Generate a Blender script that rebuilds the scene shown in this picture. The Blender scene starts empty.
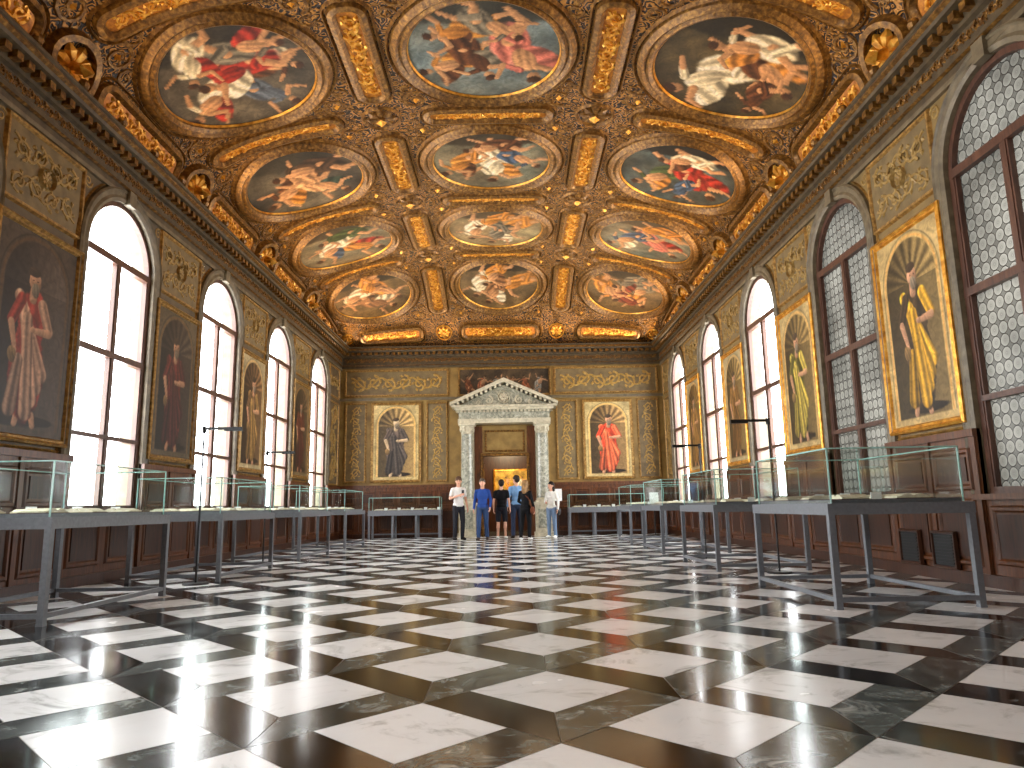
import bpy, math, random
import numpy as np
from mathutils import Vector, Matrix
rnd=random.Random(7)
S=bpy.context.scene
S.view_settings.view_transform='Standard'
XL,XR=-5.64,4.97; XC=(XL+XR)/2; HW=(XR-XL)/2
YB,YN=23.1,-3.1
Z0,RISE=6.15,1.75
BL=3.55
BAYS=[20.65-BL*i for i in range(7)]
BAYSR=[b+.2 for b in BAYS]
BAYSL=[b-.13 for b in BAYS]
SILL,SPR,WR=0.95,4.5,0.875

# ---------------------------------------------------------------- materials
def lin(c):
    c=np.asarray(c,float); return np.where(c<=.04045,c/12.92,((c+.055)/1.055)**2.4)
def L4(c): return (*[float(v) for v in lin(c)],1.0)
def newmat(name,rough=.5,metal=0.,spec=.5):
    m=bpy.data.materials.new(name); m.use_nodes=True
    nt=m.node_tree; b=nt.nodes['Principled BSDF']
    b.inputs['Roughness'].default_value=rough; b.inputs['Metallic'].default_value=metal
    b.inputs['Specular IOR Level'].default_value=spec
    return m,nt,b
def noisemat(name,cols,scale=5,detail=6,rough=.5,metal=0.,spec=.5,dist=0.,bump=0.,kind='noise',pos=None,stretch=(1,1,1),bscale=None,nrough=.55):
    m,nt,b=newmat(name,rough,metal,spec); N=nt.nodes; K=nt.links
    tc=N.new('ShaderNodeTexCoord'); mp=N.new('ShaderNodeMapping'); mp.inputs['Scale'].default_value=stretch
    K.new(tc.outputs['Object'],mp.inputs['Vector'])
    t=N.new('ShaderNodeTexNoise'); t.inputs['Scale'].default_value=scale; t.inputs['Detail'].default_value=detail
    t.inputs['Distortion'].default_value=dist; t.inputs['Roughness'].default_value=nrough; out=t.outputs['Fac']
    K.new(mp.outputs['Vector'],t.inputs['Vector'])
    r=N.new('ShaderNodeValToRGB'); cr=r.color_ramp
    n=len(cols); ps=pos or [.25+.5*i/(n-1) for i in range(n)]
    while len(cr.elements)<n: cr.elements.new(.5)
    for e,p,c in zip(cr.elements,ps,cols): e.position=p; e.color=L4(c)
    K.new(out,r.inputs['Fac']); K.new(r.outputs['Color'],b.inputs['Base Color'])
    if bump:
        bp=N.new('ShaderNodeBump'); bp.inputs['Strength'].default_value=bump; bp.inputs['Distance'].default_value=.02
        K.new(out,bp.inputs['Height']); K.new(bp.outputs['Normal'],b.inputs['Normal'])
    return m
def ornamat(name,dark,mid,gold,scale=5.,metal=.3,rough=.45,thr=.5):
    """dense gilded foliage: warped voronoi rings over brown ground"""
    m,nt,b=newmat(name,rough,metal); N=nt.nodes; K=nt.links
    tc=N.new('ShaderNodeTexCoord')
    nz=N.new('ShaderNodeTexNoise'); nz.inputs['Scale'].default_value=scale*.8; nz.inputs['Detail'].default_value=2
    K.new(tc.outputs['Object'],nz.inputs['Vector'])
    mix=N.new('ShaderNodeMixRGB'); mix.blend_type='LINEAR_LIGHT'; mix.inputs['Fac'].default_value=.12
    K.new(tc.outputs['Object'],mix.inputs['Color1']); K.new(nz.outputs['Color'],mix.inputs['Color2'])
    vo=N.new('ShaderNodeTexVoronoi'); vo.inputs['Scale'].default_value=scale; K.new(mix.outputs['Color'],vo.inputs['Vector'])
    mu=N.new('ShaderNodeMath'); mu.operation='MULTIPLY'; mu.inputs[1].default_value=22.; K.new(vo.outputs['Distance'],mu.inputs[0])
    sn=N.new('ShaderNodeMath'); sn.operation='SINE'; K.new(mu.outputs[0],sn.inputs[0])
    ad=N.new('ShaderNodeMath'); ad.operation='MULTIPLY_ADD'; ad.inputs[1].default_value=.5; ad.inputs[2].default_value=.5; K.new(sn.outputs[0],ad.inputs[0])
    r=N.new('ShaderNodeValToRGB'); cr=r.color_ramp; cr.elements.new(.5)
    for e,p,c in zip(cr.elements,(thr-.25,thr+.05,thr+.35),(dark,mid,gold)): e.position=p; e.color=L4(c)
    K.new(ad.outputs[0],r.inputs['Fac']); K.new(r.outputs['Color'],b.inputs['Base Color'])
    bp=N.new('ShaderNodeBump'); bp.inputs['Strength'].default_value=.6; bp.inputs['Distance'].default_value=.02
    K.new(ad.outputs[0],bp.inputs['Height']); K.new(bp.outputs['Normal'],b.inputs['Normal'])
    return m
m_cground=ornamat('gilded_ceiling_ground',(.12,.065,.028),(.31,.19,.075),(.68,.46,.18),scale=6.5)  # brown ground, its darkest tone deepened as painted shade in the recesses
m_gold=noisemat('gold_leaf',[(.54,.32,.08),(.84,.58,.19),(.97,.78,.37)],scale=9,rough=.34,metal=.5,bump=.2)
m_goldpanel=noisemat('ochre_gilded_panel',[(.42,.22,.04),(.66,.39,.08),(.82,.54,.14)],scale=14,rough=.45,metal=.35,bump=.4)
m_golddark=noisemat('aged_gilding',[(.22,.13,.05),(.46,.31,.12),(.70,.51,.23)],scale=16,rough=.42,metal=.4,bump=.4)
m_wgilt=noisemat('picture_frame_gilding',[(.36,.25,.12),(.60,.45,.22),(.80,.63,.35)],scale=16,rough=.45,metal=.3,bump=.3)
m_wall=noisemat('painted_plaster_backlit_tone',[(.28,.225,.16),(.37,.305,.21),(.44,.37,.26)],scale=3,rough=.6)  # left wall plaster, backlit shade painted into its base colour
m_wallr=noisemat('painted_plaster_lit_tone',[(.38,.30,.16),(.49,.395,.225),(.56,.46,.27)],scale=3,rough=.55)  # right wall plaster, lighter and warmer: lit side put into the colour
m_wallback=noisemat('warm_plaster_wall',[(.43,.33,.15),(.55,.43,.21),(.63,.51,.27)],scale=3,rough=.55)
m_panelgrey=noisemat('grisaille_panel_ground',[(.36,.30,.20),(.46,.385,.255),(.53,.45,.30)],scale=6,rough=.5)
m_arab=noisemat('arabesque_ochre',[(.48,.37,.19),(.61,.49,.27),(.71,.59,.36)],scale=12,rough=.5,metal=.1)
m_arabback=noisemat('arabesque_gold',[(.55,.42,.18),(.70,.55,.26),(.82,.67,.38)],scale=12,rough=.45,metal=.15)
m_stone=noisemat('stone_architrave',[(.32,.275,.21),(.42,.37,.28),(.51,.45,.35)],scale=8,rough=.5)
m_cornice=noisemat('cornice_stone',[(.20,.16,.11),(.30,.245,.165),(.38,.315,.215)],scale=8,rough=.5)
m_wood=noisemat('walnut_panelling',[(.22,.12,.06),(.37,.21,.11),(.47,.28,.15)],scale=6,rough=.35,dist=1.5,stretch=(3,3,.35))
m_woodd=noisemat('dark_walnut',[(.15,.08,.045),(.26,.14,.075),(.33,.19,.11)],scale=6,rough=.35,dist=1.5,stretch=(3,3,.35))
m_winwood=noisemat('window_wood',[(.24,.15,.12),(.34,.22,.17),(.42,.28,.21)],scale=8,rough=.4,stretch=(3,3,.4))
m_marblew=noisemat('door_marble',[(.60,.57,.48),(.75,.71,.61),(.85,.81,.70)],scale=5,rough=.3,dist=1.5)
m_marblecol=noisemat('veined_column_marble',[(.34,.36,.32),(.60,.59,.52),(.80,.78,.70)],scale=5,rough=.22,dist=2.5)
m_steel=noisemat('grey_powder_coated_steel',[(.40,.41,.43),(.47,.48,.50)],scale=30,rough=.4,metal=.1)
m_darkmetal=noisemat('black_metal',[(.05,.05,.055),(.10,.10,.10)],scale=20,rough=.45)
m_paper=noisemat('paper',[(.80,.75,.62),(.92,.89,.80)],scale=25,rough=.8)
m_white=noisemat('white_card',[(.90,.90,.88),(.96,.96,.95)],scale=10,rough=.7)
m_leather=noisemat('book_leather',[(.22,.10,.05),(.38,.20,.10)],scale=20,rough=.6)

def floormat(name,cols,pos,scale,rough,dist,nr=.6):
    m,nt,b=newmat(name,rough,0,.5); N=nt.nodes; K=nt.links
    tc=N.new('ShaderNodeTexCoord'); at=N.new('ShaderNodeAttribute'); at.attribute_name='Col'
    ad=N.new('ShaderNodeVectorMath'); ad.operation='MULTIPLY_ADD'; ad.inputs[1].default_value=(37,37,37)
    K.new(at.outputs['Color'],ad.inputs[0]); K.new(tc.outputs['Object'],ad.inputs[2])
    t=N.new('ShaderNodeTexNoise'); t.inputs['Scale'].default_value=scale; t.inputs['Detail'].default_value=9
    t.inputs['Roughness'].default_value=nr; t.inputs['Distortion'].default_value=dist
    K.new(ad.outputs[0],t.inputs['Vector'])
    r=N.new('ShaderNodeValToRGB'); cr=r.color_ramp
    while len(cr.elements)<len(cols): cr.elements.new(.5)
    for e,p,c in zip(cr.elements,pos,cols): e.position=p; e.color=L4(c)
    K.new(t.outputs['Fac'],r.inputs['Fac'])
    sx=N.new('ShaderNodeSeparateXYZ'); K.new(at.outputs['Color'],sx.inputs[0])
    mr=N.new('ShaderNodeMapRange'); mr.inputs['To Min'].default_value=.86; mr.inputs['To Max'].default_value=1.06; K.new(sx.outputs[0],mr.inputs['Value'])
    mx=N.new('ShaderNodeVectorMath'); mx.operation='SCALE'; K.new(r.outputs['Color'],mx.inputs[0]); K.new(mr.outputs[0],mx.inputs['Scale'])
    K.new(mx.outputs[0],b.inputs['Base Color'])
    t2=N.new('ShaderNodeTexNoise'); t2.inputs['Scale'].default_value=2.; t2.inputs['Detail'].default_value=5; K.new(tc.outputs['Object'],t2.inputs['Vector'])
    m2=N.new('ShaderNodeMapRange'); m2.inputs['From Min'].default_value=.3; m2.inputs['From Max'].default_value=.7
    m2.inputs['To Min'].default_value=rough*.8; m2.inputs['To Max'].default_value=rough*1.4; K.new(t2.outputs['Fac'],m2.inputs['Value']); K.new(m2.outputs[0],b.inputs['Roughness'])
    return m
m_fw=floormat('white_marble',[(.66,.66,.65),(.88,.88,.87),(.96,.96,.955),(.97,.97,.965)],(.29,.40,.47,.62),2.6,.20,1.4,.66)
m_fb=floormat('black_marble',[(.025,.03,.03),(.045,.05,.05),(.11,.12,.115),(.55,.54,.52)],(.3,.53,.63,.76),3.,.11,2.)
m_fg=floormat('dark_green_marble',[(.09,.11,.10),(.20,.225,.215),(.36,.39,.38),(.66,.68,.66)],(.3,.45,.56,.69),5.,.14,1.5,.7)
m_grout=noisemat('floor_joint',[(.45,.43,.40),(.55,.53,.49)],scale=10,rough=.5)

def paintmat():
    m,nt,b=newmat('oil_painting',.45,0,.35); N=nt.nodes; K=nt.links
    at=N.new('ShaderNodeAttribute'); at.attribute_name='Col'
    tc=N.new('ShaderNodeTexCoord'); t=N.new('ShaderNodeTexNoise'); t.inputs['Scale'].default_value=9; t.inputs['Detail'].default_value=6; t.inputs['Distortion'].default_value=1.5
    K.new(tc.outputs['Object'],t.inputs['Vector'])
    mr=N.new('ShaderNodeMapRange'); mr.inputs['From Min'].default_value=.3; mr.inputs['From Max'].default_value=.7; mr.inputs['To Min'].default_value=.65; mr.inputs['To Max'].default_value=1.2
    K.new(t.outputs['Fac'],mr.inputs['Value'])
    mx=N.new('ShaderNodeVectorMath'); mx.operation='SCALE'; K.new(at.outputs['Color'],mx.inputs[0]); K.new(mr.outputs[0],mx.inputs['Scale'])
    K.new(mx.outputs[0],b.inputs['Base Color']); return m
m_paint=paintmat()
def glassmat():
    m=bpy.data.materials.new('case_glass'); m.use_nodes=True; nt=m.node_tree; N=nt.nodes; K=nt.links
    N.remove(N['Principled BSDF']); o=N['Material Output']
    tr=N.new('ShaderNodeBsdfTransparent'); tr.inputs[0].default_value=(.93,.97,.955,1)
    gl=N.new('ShaderNodeBsdfGlossy'); gl.inputs['Roughness'].default_value=.06
    fr=N.new('ShaderNodeFresnel'); fr.inputs[0].default_value=1.3
    mu=N.new('ShaderNodeMath'); mu.operation='MULTIPLY'; mu.inputs[1].default_value=.4; K.new(fr.outputs[0],mu.inputs[0])
    mx=N.new('ShaderNodeMixShader'); K.new(mu.outputs[0],mx.inputs[0]); K.new(tr.outputs[0],mx.inputs[1]); K.new(gl.outputs[0],mx.inputs[2])
    K.new(mx.outputs[0],o.inputs['Surface']); return m
m_glass=glassmat()
m_gedge=noisemat('glass_edge',[(.55,.74,.70),(.70,.86,.82)],scale=20,rough=.15)
def leaded():
    m=bpy.data.materials.new('roundel_leaded_glass'); m.use_nodes=True; nt=m.node_tree; N=nt.nodes; K=nt.links
    N.remove(N['Principled BSDF']); o=N['Material Output']
    tc=N.new('ShaderNodeTexCoord'); sp=N.new('ShaderNodeSeparateXYZ'); K.new(tc.outputs['Object'],sp.inputs[0])
    def M(op,a,b=None):
        n=N.new('ShaderNodeMath'); n.operation=op
        for i,v in enumerate((a,b)):
            if v is None: continue
            if isinstance(v,(int,float)): n.inputs[i].default_value=v
            else: K.new(v,n.inputs[i])
        return n.outputs[0]
    k=1/.135
    fy=M('SUBTRACT',M('FRACT',M('MULTIPLY',sp.outputs[1],k)),.5); fz=M('SUBTRACT',M('FRACT',M('MULTIPLY',sp.outputs[2],k)),.5)
    d=M('SQRT',M('ADD',M('MULTIPLY',fy,fy),M('MULTIPLY',fz,fz)))
    r=N.new('ShaderNodeValToRGB'); cr=r.color_ramp
    els=[(0,.055),(.09,.022),(.14,.034),(.38,.038),(.43,.052),(.46,.006),(.50,.006),(.53,.020)]
    while len(cr.elements)<len(els): cr.elements.new(.5)
    for e,(p,v) in zip(cr.elements,els): e.position=p; e.color=(v*1.0,v*.94,v*.80,1)
    K.new(d,r.inputs['Fac'])
    nz=N.new('ShaderNodeTexNoise'); nz.inputs['Scale'].default_value=1.3; K.new(tc.outputs['Object'],nz.inputs['Vector'])
    mr=N.new('ShaderNodeMapRange'); mr.inputs['From Min'].default_value=.35; mr.inputs['From Max'].default_value=.65; mr.inputs['To Min'].default_value=.45; mr.inputs['To Max'].default_value=1.; K.new(nz.outputs['Fac'],mr.inputs['Value'])
    sc=N.new('ShaderNodeVectorMath'); sc.operation='SCALE'; K.new(r.outputs['Color'],sc.inputs[0]); K.new(mr.outputs[0],sc.inputs['Scale'])
    tl=N.new('ShaderNodeBsdfTranslucent'); K.new(sc.outputs[0],tl.inputs['Color'])
    gl=N.new('ShaderNodeBsdfGlossy'); gl.inputs['Roughness'].default_value=.2; gl.inputs['Color'].default_value=(.5,.5,.5,1)
    mx=N.new('ShaderNodeMixShader'); mx.inputs[0].default_value=.06; K.new(tl.outputs[0],mx.inputs[1]); K.new(gl.outputs[0],mx.inputs[2])
    K.new(mx.outputs[0],o.inputs['Surface']); return m
m_lead=leaded()

# ---------------------------------------------------------------- mesh builder
class MB:
    def __init__(s): s.V=[];s.F=[];s.M=[];s.C=[];s.n=0;s.hc=False
    def add(s,v,f,mi=0,col=None):
        v=np.asarray(v,float).reshape(-1,3); s.V.append(v)
        n=s.n; s.F.extend([tuple(i+n for i in q) for q in f]); s.M.extend([mi]*len(f)); s.n+=len(v)
        if col is None: s.C.append(np.ones((len(v),3))*.5)
        else: s.C.append(np.asarray(col,float).reshape(-1,3)); s.hc=True
    def build(s,name,mats,parent=None,smooth=False):
        me=bpy.data.meshes.new(name); me.from_pydata(np.concatenate(s.V).tolist(),[],s.F)
        for m in mats: me.materials.append(m)
        me.polygons.foreach_set('material_index',s.M)
        if smooth: me.polygons.foreach_set('use_smooth',[True]*len(s.F))
        if s.hc:
            a=me.color_attributes.new('Col','FLOAT_COLOR','POINT'); c=np.concatenate(s.C); c=np.hstack([c,np.ones((len(c),1))])
            a.data.foreach_set('color',c.ravel())
        me.update()
        o=bpy.data.objects.new(name,me); S.collection.objects.link(o)
        if parent: o.parent=parent
        return o
    def box(s,x0,x1,y0,y1,z0,z1,mi=0,mp=None):
        v=np.array([(x,y,z) for z in(z0,z1) for y in(y0,y1) for x in(x0,x1)],float)
        if mp: v=mp(v[:,0],v[:,1],v[:,2])
        s.add(v,[(0,2,3,1),(4,5,7,6),(0,1,5,4),(2,6,7,3),(0,4,6,2),(1,3,7,5)],mi)
    def lathe(s,cx,cy,pts,mi=0,n=20):
        v=[];f=[]
        for r,z in pts:
            for i in range(n):
                a=2*math.pi*i/n; v.append((cx+r*math.cos(a),cy+r*math.sin(a),z))
        for j in range(len(pts)-1):
            for i in range(n):
                k=(i+1)%n; f.append((j*n+i,j*n+k,(j+1)*n+k,(j+1)*n+i))
        s.add(v,f,mi)
def empty(name,loc=(0,0,0)):
    e=bpy.data.objects.new(name,None); e.location=loc; e.empty_display_size=.2; S.collection.objects.link(e); return e

# mappers (u,v,n)->xyz
ph=np.linspace(0,math.pi/2,600); tx=HW*np.sin(ph)**(2/2.5); tz=np.cos(ph)**(2/2.5); tz[-1]=0
ts=np.concatenate([[0],np.cumsum(np.hypot(np.diff(tx),np.diff(tz)*RISE))]); UM=float(ts[-1])
def vpos(u,v):
    a=np.abs(u); x=np.interp(a,ts,tx)*np.sign(u); F=np.interp(a,ts,tz)
    d=np.minimum(YB-v,v-YN); t=np.clip(1-d/4.5,0,1); Fe=np.maximum(1-t**1.5,0)**(2/3)
    return np.stack([XC+x,v,Z0+RISE*F*Fe],-1)
def vault(u,v,n):
    u=np.clip(np.asarray(u,float),-UM,UM); v=np.clip(np.asarray(v,float),YN,YB); n=np.asarray(n,float)
    e=.02
    du=vpos(np.clip(u+e,-UM,UM),v)-vpos(np.clip(u-e,-UM,UM),v); dv=vpos(u,np.clip(v+e,YN,YB))-vpos(u,np.clip(v-e,YN,YB))
    N=np.cross(du,dv); N/=np.linalg.norm(N,axis=-1,keepdims=True)+1e-9
    return vpos(u,v)-N*n[...,None]
def wl(u,v,n): return np.stack([XL+np.asarray(n,float)+0*u,u+0*n,v+0*n],-1)
def wr(u,v,n): return np.stack([XR-np.asarray(n,float)+0*u,u+0*n,v+0*n],-1)
def wb(u,v,n): return np.stack([u+0*n,YB-np.asarray(n,float)+0*u,v+0*n],-1)
def plan(u,v,n): return np.stack([u,v,n],-1)

def sweep(mb,mp,path,prof,closed=True,mi=0,rad=None):
    p=np.asarray(path,float); P=len(p)
    if closed: a=np.roll(p,1,0); b=np.roll(p,-1,0)
    else: a=np.vstack([2*p[0]-p[1],p[:-1]]); b=np.vstack([p[1:],2*p[-1]-p[-2]])
    t1=p-a; t2=b-p
    t1/=np.linalg.norm(t1,axis=1,keepdims=True)+1e-9; t2/=np.linalg.norm(t2,axis=1,keepdims=True)+1e-9
    n1=np.stack([-t1[:,1],t1[:,0]],1); n2=np.stack([-t2[:,1],t2[:,0]],1)
    dt=np.clip((n1*n2).sum(1),-.6,1); m=(n1+n2)/(1+dt)[:,None]
    Q=len(prof); o=np.array([q[0] for q in prof]); h=np.array([q[1] for q in prof])
    r=np.ones(P) if rad is None else np.asarray(rad)
    uv=p[:,None,:]+m[:,None,:]*(o[None,:]*r[:,None])[:,:,None]
    hh=(h[None,:]*(r[:,None] if rad is not None else 1))+np.zeros((P,1))
    v=mp(uv[...,0].ravel(),uv[...,1].ravel(),hh.ravel())
    f=[]
    for i in range(P if closed else P-1):
        k=(i+1)%P
        for j in range(Q-1): f.append((i*Q+j,k*Q+j,k*Q+j+1,i*Q+j+1))
    mb.add(v,f,mi)
def circ(cx,cy,r,n=48): return [(cx+r*math.cos(2*math.pi*i/n),cy+r*math.sin(2*math.pi*i/n)) for i in range(n)]
def rect(cx,cy,w,h,st=.4):
    c=[(cx-w/2,cy-h/2),(cx+w/2,cy-h/2),(cx+w/2,cy+h/2),(cx-w/2,cy+h/2)]; out=[]
    for i in range(4):
        a=c[i];b=c[(i+1)%4]; k=max(1,int(math.dist(a,b)/st))
        out+=[(a[0]+(b[0]-a[0])*j/k,a[1]+(b[1]-a[1])*j/k) for j in range(k)]
    return out
def rrect(cx,cy,w,h,r,st=.25):
    out=[]; cs=[(cx+w/2-r,cy-h/2+r,-90),(cx+w/2-r,cy+h/2-r,0),(cx-w/2+r,cy+h/2-r,90),(cx-w/2+r,cy-h/2+r,180)]
    for x,y,a0 in cs:
        for j in range(6):
            a=math.radians(a0+90*j/5); out.append((x+r*math.cos(a),y+r*math.sin(a)))
    res=[]
    for i in range(len(out)):
        a=out[i];b=out[(i+1)%len(out)]; k=max(1,int(math.dist(a,b)/st))
        if math.dist(a,b)<1e-6: continue
        res+=[(a[0]+(b[0]-a[0])*j/k,a[1]+(b[1]-a[1])*j/k) for j in range(k)]
    return res
def fill(mb,mp,path,n,mi,rings=3):
    p=np.asarray(path,float); c=p.mean(0); P=len(p); v=[];f=[]
    for k in range(rings): v.append(c+(p-c)*(1-k/rings))
    v.append(c[None,:]); v=np.vstack(v)
    for k in range(rings-1):
        for i in range(P): j=(i+1)%P; f.append((k*P+i,k*P+j,(k+1)*P+j,(k+1)*P+i))
    for i in range(P): f.append(((rings-1)*P+i,(rings-1)*P+(i+1)%P,rings*P))
    mb.add(mp(v[:,0],v[:,1],np.full(len(v),float(n))),f,mi)
HR=[(-1,0),(-.6,.8),(.6,.8),(1,0)]
def stroke(mb,mp,pts,r0,r1,n0,mi):
    P=len(pts); rad=r0+(r1-r0)*np.linspace(0,1,P)
    q=lambda u,v,n: mp(u,v,n+n0)
    sweep(mb,q,pts,HR,False,mi,rad)
def spiral(cx,cy,R,a0,dr,turns=1.4,n=20,rmin=.12):
    return [(cx+R*(1-(1-rmin)*i/n)*math.cos(a0+dr*turns*2*math.pi*i/n),cy+R*(1-(1-rmin)*i/n)*math.sin(a0+dr*turns*2*math.pi*i/n)) for i in range(n+1)]
def rinceau(mb,mp,cx,cy,L,W,ang,mi,n0=.0,th=.04):
    ca,sa=math.cos(ang),math.sin(ang)
    T=lambda pts:[(cx+x*ca-y*sa,cy+x*sa+y*ca) for x,y in pts]
    k=max(2,int(round(L/(W*.8)))); cl=L/k; r=min(W*.40,cl*.46)
    t=W*th*1.6
    stem=[(-L/2+L*i/(k*8),.28*W*math.cos(math.pi*i/8)) for i in range(k*8+1)]
    stroke(mb,mp,T(stem),t,t,n0,mi)
    for i in range(k):
        x=-L/2+cl*(i+.5); s=1 if i%2 else -1
        stroke(mb,mp,T(spiral(x,s*.06*W,r,math.pi/2*s,-s)),t*1.1,t*.7,n0,mi)
        stroke(mb,mp,T([(x,s*.06*W-.0),(x+r*.12,s*.06*W+r*.12)]),t*2.6,t*1.2,n0,mi)
        for j in range(5):
            a=j*2*math.pi/5+i; p0=(x+r*.75*math.cos(a),s*.06*W+r*.75*math.sin(a)); p1=(x+r*1.12*math.cos(a+.5),s*.06*W+r*1.12*math.sin(a+.5))
            pm=((p0[0]+p1[0])/2,(p0[1]+p1[1])/2)
            sweep(mb,lambda u,v,n: mp(u,v,n+n0),T([p0,pm,p1]),HR,False,mi,[t*.5,t*1.6,t*.1])
def bead(mb,mp,u,v,r,n0,h,mi):
    uu=np.array([u+r,u,u-r,u,u]); vv=np.array([v,v+r,v,v-r,v]); nn=np.array([n0]*4+[n0+h])
    mb.add(mp(uu,vv,nn),[(0,1,4),(1,2,4),(2,3,4),(3,0,4)],mi)
def rosette(mb,mp,u,v,R,mi,n0=0.,boss=.08):
    for i in range(8):
        a=i*math.pi/4; p=[(u+R*k*math.cos(a),v+R*k*math.sin(a)) for k in (.15,.4,.7,.95)]
        sweep(mb,lambda a_,b_,n: mp(a_,b_,n+n0),p,HR,False,mi,[R*.08,R*.2,R*.26,R*.05])
    c=circ(u,v,R*.28,10); sweep(mb,mp,c,[(0,n0),(R*.08,n0+boss),(R*.27,n0+boss*1.4)],True,mi)
    sweep(mb,mp,circ(u,v,R*1.12,24),[(-R*.1,n0),(0,n0+.05),(R*.1,n0)],True,mi)

# ---------------------------------------------------------------- painting
def ss(a,b,x): t=np.clip((x-a)/(b-a),0,1); return t*t*(3-2*t)
def turb(x,y,seed,f=2.):
    r=np.random.RandomState(seed); o=0*x; amp=1.
    xx,yy=x,y
    for k in range(5):
        a,b,c,d,e,g=r.uniform(-1,1,6)*f; p=r.uniform(0,6.28,3)
        xx,yy=xx+.25/f*np.sin(yy*f*1.3+p[0]),yy+.25/f*np.sin(xx*f*1.1+p[1])
        o=o+amp*(np.sin(a*2*xx+b*2*yy+p[0])*np.sin(c*2*xx-d*2*yy+p[1])); amp*=.6; f*=1.9
    return np.clip(.5+.35*o,0,1)
class CV:
    def __init__(s,x,y,bg): s.x=x;s.y=y;s.c=np.array(bg,float)+np.zeros(x.shape+(3,))
    def over(s,al,col): s.c=s.c*(1-al[...,None])+np.clip(col,0,1)*al[...,None]
    def ell(s,cx,cy,rx,ry,ang,col,fold=0.,seed=1,soft=.18,light=.35):
        ca,sa=math.cos(ang),math.sin(ang); dx=s.x-cx;dy=s.y-cy; lx=(dx*ca+dy*sa)/rx; ly=(-dx*sa+dy*ca)/ry
        d=np.sqrt(lx**2+ly**2)+.16*(turb(s.x*3,s.y*3,seed)-.5)
        al=1-ss(1-soft,1.,d)
        sh=1+light*(dx*-.6+dy*.7)/max(rx,ry)+fold*np.sin(lx*9+3*turb(s.x,s.y,seed+3,4)+ly*2)
        s.over(al,np.array(col)*sh[...,None])
    def cap(s,p0,p1,r0,r1,col,fold=0.,seed=1):
        a=np.array(p0);b=np.array(p1)-a; L=float(b@b)+1e-9
        t=np.clip(((s.x-a[0])*b[0]+(s.y-a[1])*b[1])/L,0,1); px=s.x-a[0]-t*b[0];py=s.y-a[1]-t*b[1]
        r=r0+(r1-r0)*t; d=np.sqrt(px**2+py**2)/r; al=1-ss(.8,1.05,d)
        sh=1+.35*(-px*.5+py*.6)/r+fold*np.sin(px/r*6+seed)
        s.over(al,np.array(col)*sh[...,None])
    def figure(s,cx,cy,sc,ang,robe,skin,hair,seed,robe2=None):
        r=np.random.RandomState(seed); ca,sa=math.cos(ang),math.sin(ang)
        T=lambda x,y:(cx+sc*(x*ca-y*sa),cy+sc*(x*sa+y*ca))
        bx=T(-.08,-.35); s.ell(*bx,.34*sc,.55*sc,ang+.2,robe,.28,seed)
        if robe2 is not None: q=T(.3,.1); s.ell(*q,.42*sc,.2*sc,ang+.9,robe2,.3,seed+5)
        s.cap(T(-.1,-.4),T(.25,-.75),.12*sc,.09*sc,skin); s.cap(T(.25,-.75),T(.1,-1.1),.085*sc,.05*sc,skin)
        s.cap(T(.05,-.4),T(-.3,-.8),.12*sc,.09*sc,robe,.3,seed); s.cap(T(-.3,-.8),T(-.35,-1.15),.08*sc,.05*sc,skin)
        q=T(0,.1); s.ell(*q,.19*sc,.32*sc,ang,skin if seed%2 else robe,.1,seed)
        e1=T(.38,.3+r.uniform(-.2,.2)); s.cap(T(.14,.32),e1,.075*sc,.06*sc,skin); s.cap(e1,T(.6,.55+r.uniform(-.3,.2)),.055*sc,.04*sc,skin)
        e2=T(-.35,.15+r.uniform(-.1,.2)); s.cap(T(-.14,.32),e2,.075*sc,.06*sc,robe,.2); s.cap(e2,T(-.55,.35+r.uniform(-.3,.3)),.055*sc,.04*sc,skin)
        q=T(.02,.56); s.ell(*q,.115*sc,.14*sc,ang,skin,0,seed,.12); q=T(0,.63); s.ell(*q,.13*sc,.1*sc,ang,hair,0,seed+1,.2)
SK=(.82,.60,.42)
def tondo_art(x,y,spec):
    sky,cl,figs,seed=spec
    t=turb(x,y,seed,1.6)[...,None]; cv=CV(x,y,(0,0,0)); cv.c=np.array(sky)*(1-t)+np.array(cl)*t
    cv.c*=(.75+.5*turb(x,y,seed+9,4))[...,None]
    cv.ell(0,-.85,1.3,.35,0,np.array(cl)*.5,.1,seed+2)
    for i,(cx,cy,sc,an,rb,rb2) in enumerate(figs): cv.figure(cx,cy,sc,an,rb,SK,(.30,.18,.10),seed*7+i,rb2)
    g=cv.c.mean(-1,keepdims=True); cv.c=(cv.c*.82+g*.18)*np.array([.90,.82,.70])
    return lin(np.clip(cv.c,.01,1))
RED=(.66,.16,.11);BLU=(.24,.33,.48);WHT=(.90,.86,.76);GRN=(.26,.33,.18);OCH=(.78,.50,.18);PNK=(.80,.42,.38);BRN=(.38,.22,.12);GRY=(.46,.44,.40)
sk_blue=(.44,.56,.66);sk_dark=(.25,.24,.23);sk_brn=(.30,.21,.12);clo=(.62,.52,.38)
def autofigs(seed,cols,n=4):
    r=np.random.RandomState(seed); out=[]
    for i in range(n):
        a=i*2*math.pi/n+r.uniform(-.4,.4); q=.42
        out.append((q*math.cos(a),q*math.sin(a)*.9,.66+r.uniform(0,.15),r.uniform(-1.2,1.2),cols[i%len(cols)],cols[(i+1)%len(cols)] if i%2 else None))
    return out
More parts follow.
